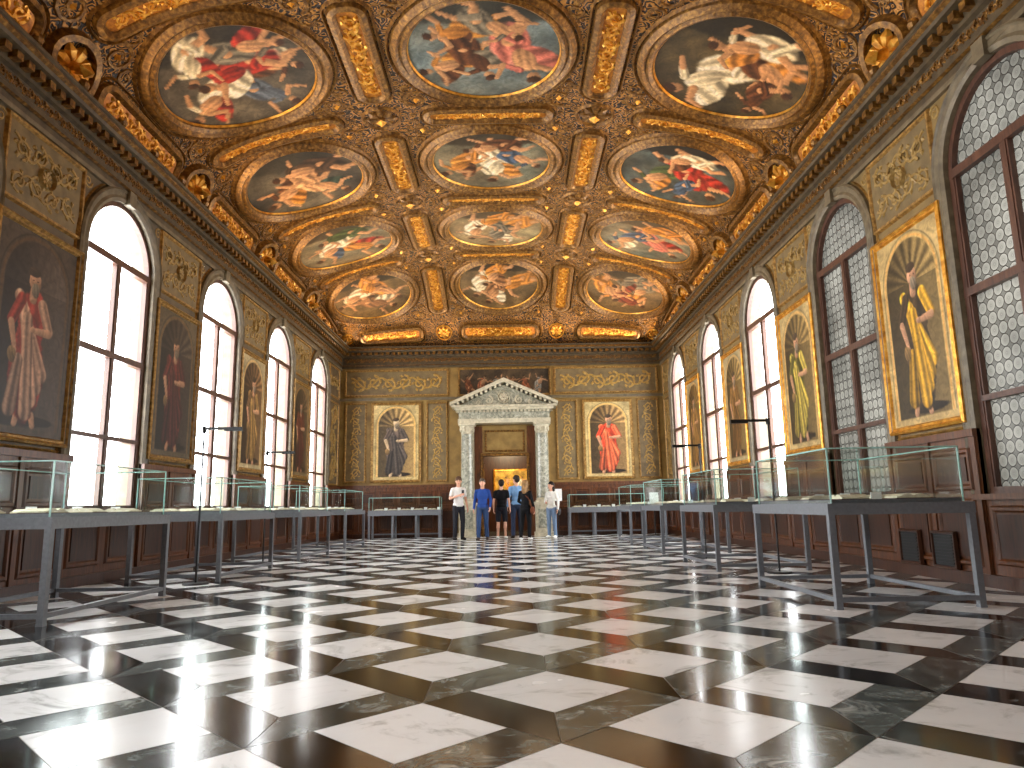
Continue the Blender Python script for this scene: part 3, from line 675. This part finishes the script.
wallpainting(lambda u,v,n: np.stack([u+0*n,ay1-.05-n,v],-1),DX+.25,1.3,2.35,1.5,gallery,.07,50)
fl=MB(); fl.box(ax0+.05,ax1-.05,YB,ay1-.05,-.03,-.001,0); fl.build('floor_anteroom',[m_fg])

# ---------------------------------------------------------------- floor
p=1.22/math.sqrt(2); a=p*.66; g=p-a; r2=math.sqrt(.5)
F=MB(); ox,oy=.167,3.75-a*r2
def T2(e1,e2): return (ox+(e1-e2)*r2, oy+(e1+e2)*r2)
def clip(poly):
    for (ax_,lim,sg) in ((0,XL,1),(0,XR,-1),(1,YN,1),(1,YB,-1)):
        out=[]
        for i in range(len(poly)):
            A_=poly[i];B_=poly[(i+1)%len(poly)]; da=(A_[ax_]-lim)*sg; db=(B_[ax_]-lim)*sg
            if da>=0: out.append(A_)
            if da*db<0: k=da/(da-db); out.append((A_[0]+(B_[0]-A_[0])*k,A_[1]+(B_[1]-A_[1])*k))
        poly=out
        if len(poly)<3: return None
    return poly
def shrink(poly,e=.0022):
    c=np.mean(poly,0); return [tuple(c+(np.array(q)-c)*(1-e/ max(.05,np.linalg.norm(np.array(q)-c))*1.6)) for q in poly]
for i in range(-32,34):
    for j in range(-32,34):
        b1,b2=i*p,j*p
        for mi,pl in ((0,[(0,0),(a,0),(a,a),(0,a)]),(2,[(0,0),(-g,-g),(a,-g),(a,0)]),(1,[(0,0),(0,a),(-g,a),(-g,-g)])):
            poly=[T2(b1+x,b2+y) for x,y in pl]
            if max(q[0] for q in poly)<XL or min(q[0] for q in poly)>XR or max(q[1] for q in poly)<YN or min(q[1] for q in poly)>YB: continue
            poly=clip(shrink(poly))
            if not poly: continue
            F.add([(x,y,0) for x,y in poly],[tuple(range(len(poly)))],mi,np.tile([rnd.random(),rnd.random(),rnd.random()],(len(poly),1)))
F.box(XL,XR,YN,YB,-.05,-.0015,3)
F.build('floor',[m_fw,m_fb,m_fg,m_grout])

# ---------------------------------------------------------------- display cases
def openbook(mb,cx,cy,z,w,l,ang):
    ca,sa=math.cos(ang),math.sin(ang)
    def P(x,y,h): return (cx+x*ca-y*sa,cy+x*sa+y*ca,z+h)
    n=6
    for s in (-1,1):
        v=[];f=[]
        for k in range(n+1):
            t=k/n; h=.02+.03*math.sin(math.pi*min(1,t*1.1+.05))*(1-t*.5)
            for y in (-l/2,l/2): v+=[P(s*t*w/2,y,h),P(s*t*w/2,y,.004)]
        for k in range(n):
            b=k*4; f+=[(b,b+4,b+6,b+2),(b,b+1,b+5,b+4),(b+2,b+6,b+7,b+3)]
        f.append((n*4,n*4+1,n*4+3,n*4+2)); mb.add(v,f,0)
    mb.add([P(-w/2-.01,-l/2-.01,.0),P(w/2+.01,-l/2-.01,0),P(w/2+.01,l/2+.01,0),P(-w/2-.01,l/2+.01,0),P(-w/2-.01,-l/2-.01,.006),P(w/2+.01,-l/2-.01,.006),P(w/2+.01,l/2+.01,.006),P(-w/2-.01,l/2+.01,.006)],[(0,1,5,4),(1,2,6,5),(2,3,7,6),(3,0,4,7),(4,5,6,7)],1)
def glassbox(e,x0,x1,y0,y1,z0,z1):
    g=MB()
    for (A_,B_,C_,D_) in (((x0,y0,z0),(x1,y0,z0),(x1,y0,z1),(x0,y0,z1)),((x0,y1,z0),(x1,y1,z0),(x1,y1,z1),(x0,y1,z1)),((x0,y0,z0),(x0,y1,z0),(x0,y1,z1),(x0,y0,z1)),((x1,y0,z0),(x1,y1,z0),(x1,y1,z1),(x1,y0,z1)),((x0,y0,z1),(x1,y0,z1),(x1,y1,z1),(x0,y1,z1))):
        g.add([A_,B_,C_,D_],[(0,1,2,3)],0)
    k=.006
    for x in (x0,x1):
        for y in (y0,y1): g.box(x-k,x+k,y-k,y+k,z0,z1+k,1)
    for y in (y0,y1): g.box(x0,x1,y-k,y+k,z1-k,z1+k,1)
    for x in (x0,x1): g.box(x-k,x+k,y0,y1,z1-k,z1+k,1)
    g.build('glass_cover',[m_glass,m_gedge],parent=e)
def case(x0,x1,y0,y1,ztop=.88,gh=.48,seed=0):
    e=empty('display_case',((x0+x1)/2,(y0+y1)/2,0)); X=(x1-x0)/2; Y=(y1-y0)/2
    f=MB(); l=.055
    f.box(-X,X,-Y,Y,ztop-.03,ztop,0)
    f.box(-X,X,-Y,-Y+.04,ztop-.095,ztop-.03,0); f.box(-X,X,Y-.04,Y,ztop-.095,ztop-.03,0)
    for s in (-1,1):
        f.box(s*(X-.02)-.02,s*(X-.02)+.02,-Y+.04,Y-.04,ztop-.095,ztop-.03,0)
        for t_ in (-1,1):
            cx,cy=s*(X-l/2-.004),t_*(Y-l/2-.004); f.box(cx-l/2,cx+l/2,cy-l/2,cy+l/2,.02,ztop-.095,0); f.box(cx-.03,cx+.03,cy-.03,cy+.03,0,.02,0)
        f.box(s*(X-l/2)-.02,s*(X-l/2)+.02,-Y+l,Y-l,.06,.10,0)
        f.box(-X+l,X-l,s*(Y-l/2)-.02,s*(Y-l/2)+.02,.06,.10,0)
    f.build('steel_frame',[m_steel],parent=e)
    b=MB(); b.box(-X+.07,X-.07,-Y+.07,Y-.07,ztop,ztop+.035,0)
    b.build('plinth_board',[m_steel],parent=e)
    glassbox(e,-X+.06,X-.06,-Y+.06,Y-.06,ztop+.005,ztop+gh)
    c=MB(); r=random.Random(seed); n=max(2,int(Y*2/.6))
    for k in range(n):
        yy=-Y+.35+(2*Y-.7)*k/(n-1)
        for xx in ((-.28,.28) if X>.5 else (0,)):
            openbook(c,xx+r.uniform(-.05,.05),yy,ztop+.036,.30,.24,r.choice([0,math.pi/2])+r.uniform(-.1,.1))
        c.box(.02,.12,yy+.2,yy+.21,ztop+.036,ztop+.10,2)
    c.build('books',[m_paper,m_leather,m_white],parent=e)
for k in range(4):
    y=6.2+BL*k
    case(-5.12,-3.87,y-.15,y+1.95,seed=k); case(2.70,3.97,y,y+1.95,seed=k+9)
def backcase(x0,x1,seed):
    y0,y1=YB-.85,YB-.2
    e=empty('long_display_case',((x0+x1)/2,(y0+y1)/2,0)); X=(x1-x0)/2;Y=(y1-y0)/2; f=MB()
    f.box(-X,X,-Y,Y,.80,.86,0)
    nn=4
    for k in range(nn):
        x=-X+.04+(2*X-.08)*k/(nn-1)
        for s in (-1,1): f.box(x-.03,x+.03,s*(Y-.035)-.03,s*(Y-.035)+.03,0,.7,0)
    f.box(-X,X,-Y,Y,.70,.80,0); f.box(-X,X,Y-.05,Y-.02,.10,.14,0)
    f.build('steel_frame',[m_steel],parent=e)
    glassbox(e,-X+.03,X-.03,-Y+.03,Y-.03,.86,1.25)
    c=MB(); r=random.Random(seed)
    for k in range(5):
        x=-X+.3+(2*X-.6)*k/4; openbook(c,x,.0,.862,.30,.24,r.uniform(-.1,.1)); c.box(x+.17,x+.27,-.1,-.09,.862,.94,2)
    c.build('books',[m_paper,m_leather,m_white],parent=e)
backcase(-4.5,-2.25,1); backcase(1.7,4.1,2)
for (x,y,zz) in ((1.35,21.9,1.42),(4.1,21.0,1.25)):
    f=MB(); f.lathe(x,y,[(0,0.02),(.14,.02),(.14,0.),(.13,.025),(.015,.03),(.012,zz-.28)],0,14)
    f.box(x-.13,x+.13,y-.02,y-.005,zz-.36,zz,1); f.box(x-.14,x+.14,y-.005,y+.008,zz-.37,zz+.01,0)
    f.build('notice_stand',[m_darkmetal,m_white])
def lamp(x,y,h,dx):
    f=MB(); f.lathe(x,y,[(0,.025),(.15,.025),(.16,.012),(.16,0)],0,18); f.lathe(x,y,[(.014,.02),(.012,h)],0,8)
    f.box(min(x,x+dx),max(x,x+dx),y-.022,y+.022,h-.012,h+.02,0)
    f.box(x+dx*.55,x+dx*1.0,y-.035,y+.035,h-.03,h-.008,0) if dx>0 else f.box(x+dx,x+dx*.55,y-.035,y+.035,h-.03,h-.008,0)
    f.lathe(x,y,[(.03,h-.05),(.03,h+.03),(0,h+.035)],0,8)
    f.build('exhibition_lamp',[m_darkmetal])
lamp(-4.05,9.3,1.98,.5); lamp(3.42,9.45,1.98,-.5); lamp(-4.45,12.9,1.95,.5); lamp(3.42,13.0,1.95,-.5)
for y in (8.95,8.25):
    f=MB(); f.box(XR-.10,XR-.05,y-.2,y+.2,.16,.52,0)
    for k in range(9): f.box(XR-.115,XR-.10,y-.17,y+.17,.19+k*.036,.205+k*.036,0)
    sweep(f,wr,rect(y,.34,.46,.42),[(0,.08),(.01,.12),(.03,.12),(.04,.09)],True,1)
    f.build('heating_grille',[m_darkmetal,m_woodd])

# ---------------------------------------------------------------- people
def clothmat(n,c,k=.05,rough=.85): 
    c=np.array(c); return noisemat(n,[tuple(np.clip(c*(1-k),0,1)),tuple(np.clip(c*(1+k),0,1))],scale=12,rough=rough,spec=.2)
m_skin=noisemat('skin',[(.80,.58,.47),(.86,.65,.54)],scale=10,rough=.5)
m_eye=noisemat('eye_dark',[(.06,.04,.03),(.10,.07,.05)],scale=10,rough=.2)
m_lip=noisemat('lip',[(.62,.30,.27),(.68,.36,.32)],scale=10,rough=.4)
def caps_mesh(mb,p0,p1,r0,r1,n=12):
    p0=np.array(p0,float);p1=np.array(p1,float); d=p1-p0; L=np.linalg.norm(d)
    if L<1e-6: d=np.array([0,0,1.]);L=1e-6
    d=d/np.linalg.norm(d); t=np.array([1.,0,0]) if abs(d[0])<.8 else np.array([0,1.,0]); a=np.cross(d,t);a/=np.linalg.norm(a);b=np.cross(d,a)
    rings=[]
    for k in (1,2,3,4): th=math.pi/2*(1-k/4); rings.append((-r0*math.sin(th),r0*math.cos(th)))
    for k in (0,1,2,3): th=math.pi/2*k/4; rings.append((L+r1*math.sin(th),r1*math.cos(th)))
    v=[p0-d*r0]
    for (h,r) in rings:
        for i in range(n): an_=2*math.pi*i/n; v.append(p0+d*h+r*(a*math.cos(an_)+b*math.sin(an_)))
    v.append(p1+d*r1); R=len(rings); f=[(0,1+(i+1)%n,1+i) for i in range(n)]
    for k in range(R-1):
        for i in range(n): j=(i+1)%n; f.append((1+k*n+i,1+k*n+j,1+(k+1)*n+j,1+(k+1)*n+i))
    e=1+R*n; f+=[(e,1+(R-1)*n+i,1+(R-1)*n+(i+1)%n) for i in range(n)]
    mb.add(v,f)
def ell_mesh(mb,c,r,R=None,n=16,m=10):
    v=[];f=[]; R=np.eye(3) if R is None else R
    v.append(np.array([0,0,1.]))
    for k in range(1,m):
        th=math.pi*k/m
        for i in range(n): a_=2*math.pi*i/n; v.append(np.array([math.sin(th)*math.cos(a_),math.sin(th)*math.sin(a_),math.cos(th)]))
    v.append(np.array([0,0,-1.])); v=[np.array(c)+R@(q*np.array(r)) for q in v]
    f=[(0,1+i,1+(i+1)%n) for i in range(n)]
    for k in range(m-2):
        for i in range(n): j=(i+1)%n; f.append((1+k*n+i,1+(k+1)*n+i,1+(k+1)*n+j,1+k*n+j))
    e=len(v)-1; f+=[(e,1+(m-2)*n+(i+1)%n,1+(m-2)*n+i) for i in range(n)]
    mb.add(v,f)
def person(name,loc,head,height,mats,pose):
    P=[]
    cap=lambda a_,b_,r0,r1,l: P.append(('c',np.array(a_,float),np.array(b_,float),r0,r1,l))
    el=lambda c_,r_,l,R=None: P.append(('e',np.array(c_,float),np.array(r_,float),R,0,l))
    fem=pose.get('fem',False); sw=.150 if fem else .172
    ht=math.radians(pose.get('head',0)); nod=math.radians(pose.get('nod',0))
    Rz=np.array([[math.cos(ht),-math.sin(ht),0],[math.sin(ht),math.cos(ht),0],[0,0,1]]); Rx=np.array([[1,0,0],[0,math.cos(nod),-math.sin(nod)],[0,math.sin(nod),math.cos(nod)]])
    HR_=Rz@Rx; hc=np.array([0,-.01,1.53]); HS=1.09
    H=lambda x,y,z: hc+HR_@(np.array([x,y,z-1.56],float)*HS)
    hs=lambda a,b,c:(a*HS,b*HS,c*HS)
    el(H(0,-.005,1.655),hs(.073,.09,.095),'skin',HR_); el(H(0,-.03,1.60),hs(.055,.062,.065),'skin',HR_)
    cap(H(0,-.092,1.665),H(0,-.108,1.632),.009,.013,'skin')
    for s in (-1,1): el(H(s*.076,.005,1.64),hs(.010,.018,.030),'skin',HR_); cap(H(s*.018,-.088,1.69),H(s*.045,-.08,1.69),.006,.006,'hair')
    el(H(0,.016,1.690),hs(.084,.098,.086),'hair',HR_); el(H(0,.045,1.655),hs(.076,.072,.085),'hair',HR_)
    if pose.get('long'): cap(H(0,.06,1.66),H(0,.09,1.45),.08,.062,'hair'); cap(H(.06,.03,1.64),H(.075,.04,1.46),.032,.03,'hair'); cap(H(-.06,.03,1.64),H(-.075,.04,1.46),.032,.03,'hair')
    cap((0,.01,1.42),hc+np.array([0,.01,.01]),.056,.052,'skin')
    el((0,.005,1.27),(sw,.115,.195),'shirt'); el((0,0,1.08),(.142 if not fem else .120,.105,.17),'shirt'); el((0,.005,.955),(.165,.12,.12),'shirt' if pose.get('untuck',1) else 'pants')
    if fem: el((.06,-.075,1.27),(.06,.055,.06),'shirt'); el((-.06,-.075,1.27),(.06,.055,.06),'shirt')
    cap((-sw+.03,.01,1.395),(sw-.03,.01,1.395),.052,.052,'shirt'); cap((-.07,.012,1.43),(.07,.012,1.43),.035,.035,'shirt')
    el((0,.01,.90),(.160,.12,.10),'pants')
    lg=pose.get('legs',((0,0),(0,0)))
    for s,(ky,ay) in zip((-1,1),lg):
        hip=(s*.085,0,.90); kn=(s*.10,ky-.01,.50); an2=(s*.11,ay+.02,.085)
        if pose.get('shorts'): 
            cap(hip,(s*.10,ky*.9,.56),.095,.08,'pants'); cap((s*.1,ky*.9,.56),an2,.052,.036,'skin'); cap(kn,(s*.105,(ky+ay)/2+.02,.34),.052,.054,'skin')
        else: cap(hip,kn,.096,.066,'pants'); cap(kn,(an2[0],an2[1],.10),.066,.054,'pants')
        cap((an2[0],an2[1]+.02,.05),(an2[0]+s*.015,an2[1]-.09,.045),.045,.042,'shoe'); cap((an2[0]+s*.015,an2[1]-.09,.042),(an2[0]+s*.02,an2[1]-.17,.034),.042,.032,'shoe')
    for s,(eb,wr_) in zip((-1,1),pose['arms']):
        sh=np.array((s*sw,.01,1.385)); eb=np.array((s*eb[0],eb[1],eb[2]),float); wr_=np.array((s*wr_[0],wr_[1],wr_[2]),float)
        if pose.get('long_sleeve'): cap(sh,eb,.055,.046,'shirt'); cap(eb,wr_,.046,.034,'shirt')
        else:
            m_=sh+(eb-sh)*.62; cap(sh,m_,.057,.053,'shirt'); cap(sh+(eb-sh)*.4,eb,.042,.037,'skin'); cap(eb,wr_,.038,.026,'skin')
        dv=wr_-eb; dv/=np.linalg.norm(dv)
        side=np.cross(dv,np.array([s*1.,.2,.1])); side/=np.linalg.norm(side)
        pn=np.cross(dv,side); 
        if pn[0]*s>0: pn=-pn
        R=np.stack([side,pn,dv],1); el(wr_+dv*.05,(.040,.017,.055),'skin',R)
        for k,(of,ln) in enumerate(((-.030,.062),(-.010,.075),(.010,.070),(.029,.054))):
            b0=wr_+dv*.088+side*of; b1=b0+dv*ln*.5+pn*ln*.18; b2=b1+dv*ln*.38+pn*ln*.42
            cap(wr_+dv*.06+side*of*.8,b0,.0105,.0105,'skin'); cap(b0,b1,.0100,.0095,'skin'); cap(b1,b2,.0095,.0080,'skin')
        fw=-1 if side[1]>0 else 1
        t0=wr_+dv*.025+side*fw*.030; t1=t0+side*fw*.030+dv*.032+pn*.012; t2=t1+dv*.034+pn*.012
        cap(t0,t1,.013,.011,'skin'); cap(t1,t2,.011,.009,'skin')
    mb=MB()
    for k_ in P:
        if k_[0]=='c': caps_mesh(mb,*k_[1:5])
        else: ell_mesh(mb,k_[1],k_[2],k_[3])
    tmp=mb.build('tmp_body',[]); rmod=tmp.modifiers.new('r','REMESH'); rmod.mode='VOXEL'; rmod.voxel_size=.0075
    sm=tmp.modifiers.new('s','SMOOTH'); sm.factor=.5; sm.iterations=3
    bpy.context.view_layer.update(); dg=bpy.context.evaluated_depsgraph_get()
    me=bpy.data.meshes.new_from_object(tmp.evaluated_get(dg)); bpy.data.objects.remove(tmp)
    keys=['skin','shirt','pants','shoe','hair']; me.materials.clear()
    for k_ in keys: me.materials.append(mats[k_])
    nf=len(me.polygons); cc=np.empty(nf*3); me.polygons.foreach_get('center',cc); cc=cc.reshape(-1,3)
    best=np.full(nf,1e9); lab=np.zeros(nf,int)
    for k_ in P:
        if k_[0]=='c':
            a_,b_,r0,r1,l=k_[1:]; d_=b_-a_; t_=np.clip(((cc-a_)@d_)/(d_@d_+1e-9),0,1); D=np.linalg.norm(cc-a_-t_[:,None]*d_,axis=1)-(r0+(r1-r0)*t_)
        else:
            c_,r_,R,_,l=k_[1:]; q_=(cc-c_)@(R if R is not None else np.eye(3)); D=(np.linalg.norm(q_/r_,axis=1)-1)*min(r_)
        if l=='hair': D=D-.004
        m_=D<best; best[m_]=D[m_]; lab[m_]=keys.index(l)
    me.polygons.foreach_set('material_index',lab.astype(np.int32)); me.polygons.foreach_set('use_smooth',[True]*nf); me.update()
    e=empty(name,loc); e.rotation_euler=(0,0,math.radians(head)); sc=height/1.76; e.scale=(sc,)*3
    o=bpy.data.objects.new('body',me); S.collection.objects.link(o); o.parent=e
    fb=MB()
    for s in (-1,1): ell_mesh(fb,H(s*.030,-.083,1.662),(.012,.008,.007),HR_,8,6)
    fb.build('eyes',[m_eye],parent=e,smooth=True)
    fb=MB(); ell_mesh(fb,H(0,-.092,1.598),(.022,.008,.007),HR_,8,6); fb.build('mouth',[m_lip],parent=e,smooth=True)
    return e
mk=lambda n,sh,pa,so,ha: dict(skin=m_skin,shirt=clothmat(n+'_top',sh),pants=clothmat(n+'_trousers',pa),shoe=clothmat(n+'_shoes',so),hair=clothmat(n+'_hair',ha,.25,.6))
DN=((.225,.03,1.13),(.245,-.05,.89))
def at(px,Y): return ((px-511)*Y*.9853/710-.0,Y,0)
p1=person('man_in_white_t_shirt',at(456,20.6),25,1.80,mk('p1',(.90,.89,.87),(.16,.16,.18),(.12,.11,.11),(.35,.25,.18)),dict(arms=(((.25,.0,1.14),(.08,-.26,1.22)),DN),head=-20,nod=14,legs=((0,0),(-.06,-.02))))
bx=MB(); bx.box(-.03,.04,-.335,-.325,1.22,1.37,0)
bx.build('phone',[m_darkmetal],parent=p1)
person('man_in_blue_shirt',at(480,20.3),-5,1.72,mk('p2',(.16,.28,.55),(.20,.28,.42),(.25,.20,.17),(.30,.26,.22)),dict(arms=(DN,((.235,.05,1.13),(.235,-.12,.92))),long_sleeve=1,legs=((-.10,-.14),(.04,.14))))
person('person_in_black_top',at(499,20.8),172,1.70,mk('p3',(.07,.07,.08),(.13,.13,.16),(.85,.85,.84),(.13,.09,.06)),dict(arms=(DN,DN),shorts=1,head=10,legs=((-.03,0),(.02,.04))))
person('man_in_light_blue_shirt',at(514,21.3),190,1.84,mk('p4',(.45,.60,.76),(.17,.20,.28),(.15,.12,.1),(.16,.12,.09)),dict(arms=(((.28,-.04,1.18),(.12,-.22,1.34)),DN),long_sleeve=1,head=30))
p5=person('woman_in_black',at(523,19.9),160,1.64,mk('p5',(.06,.06,.07),(.07,.07,.08),(.86,.86,.85),(.55,.42,.27)),dict(arms=(DN,((.21,.0,1.13),(.16,-.2,1.05))),fem=1,long=1,long_sleeve=1,legs=((-.02,0),(.05,.12))))
bg=MB(); ell_mesh(bg,(-.24,.06,.86),(.06,.14,.11)); caps_mesh(bg,(-.22,.06,.95),(-.14,.12,1.2),.01,.01); caps_mesh(bg,(-.14,.12,1.2),(.10,.08,1.43),.01,.01); bg.build('shoulder_bag',[clothmat('bag',(.40,.22,.14))],parent=p5,smooth=True)
p6=person('woman_in_white_blouse',at(549,20.9),-30,1.62,mk('p6',(.90,.89,.86),(.46,.55,.66),(.88,.87,.85),(.10,.07,.05)),dict(arms=(((.22,.02,1.13),(.10,-.2,1.1)),DN),fem=1,long=1,long_sleeve=1,head=-15))
bg=MB(); ell_mesh(bg,(.24,.02,.82),(.06,.13,.12)); caps_mesh(bg,(.23,.02,.92),(.16,.03,1.40),.009,.009); bg.build('shoulder_bag',[m_darkmetal],parent=p6,smooth=True)

# ---------------------------------------------------------------- light
W=bpy.data.worlds.new('overcast_sky'); S.world=W; W.use_nodes=True
bgn=W.node_tree.nodes['Background']; bgn.inputs[0].default_value=(.95,.98,1.,1); bgn.inputs[1].default_value=17.5
def area(name,loc,dirv,sx,sy,en,col,spread=None):
    L=bpy.data.lights.new(name,'AREA'); L.shape='RECTANGLE'; L.size=sx; L.size_y=sy; L.energy=en; L.color=col
    if spread: L.spread=spread
    o=bpy.data.objects.new(name,L); S.collection.objects.link(o); o.location=loc
    o.rotation_euler=Vector(dirv).to_track_quat('-Z','Y').to_euler(); return o
warm=(1.,.72,.42)
for i,v0 in enumerate(BAYS):
    for s,x in ((1,XL+.34),(-1,XR-.34)):
        area('cornice_uplight',(x,v0,6.26),(s*1.,0,.6),3.2,.08,40 if i<3 else 24,warm,2.3)
for s in (-1,1): area('cornice_uplight',(XC+s*2.6,YB-.34,6.26),(0,-1,.6),4.2,.08,18,warm,2.2)
area('anteroom_fill',(DX,YB+2.6,3.3),(0,.4,-1),.8,.8,150,(1,.8,.5))  # added fill light to brighten the room past the door, no fitting

cam=bpy.data.cameras.new('camera'); co=bpy.data.objects.new('camera',cam); S.collection.objects.link(co)
cam.sensor_width=36; cam.lens=36*710/1024; cam.clip_start=.05; cam.clip_end=200
M=Matrix.Rotation(math.radians(-.05),4,'Z')@Matrix.Rotation(math.radians(90+9.83),4,'X')@Matrix.Rotation(math.radians(-1.0),4,'Z')
co.location=(0,0,.9); co.rotation_euler=M.to_euler(); S.camera=co
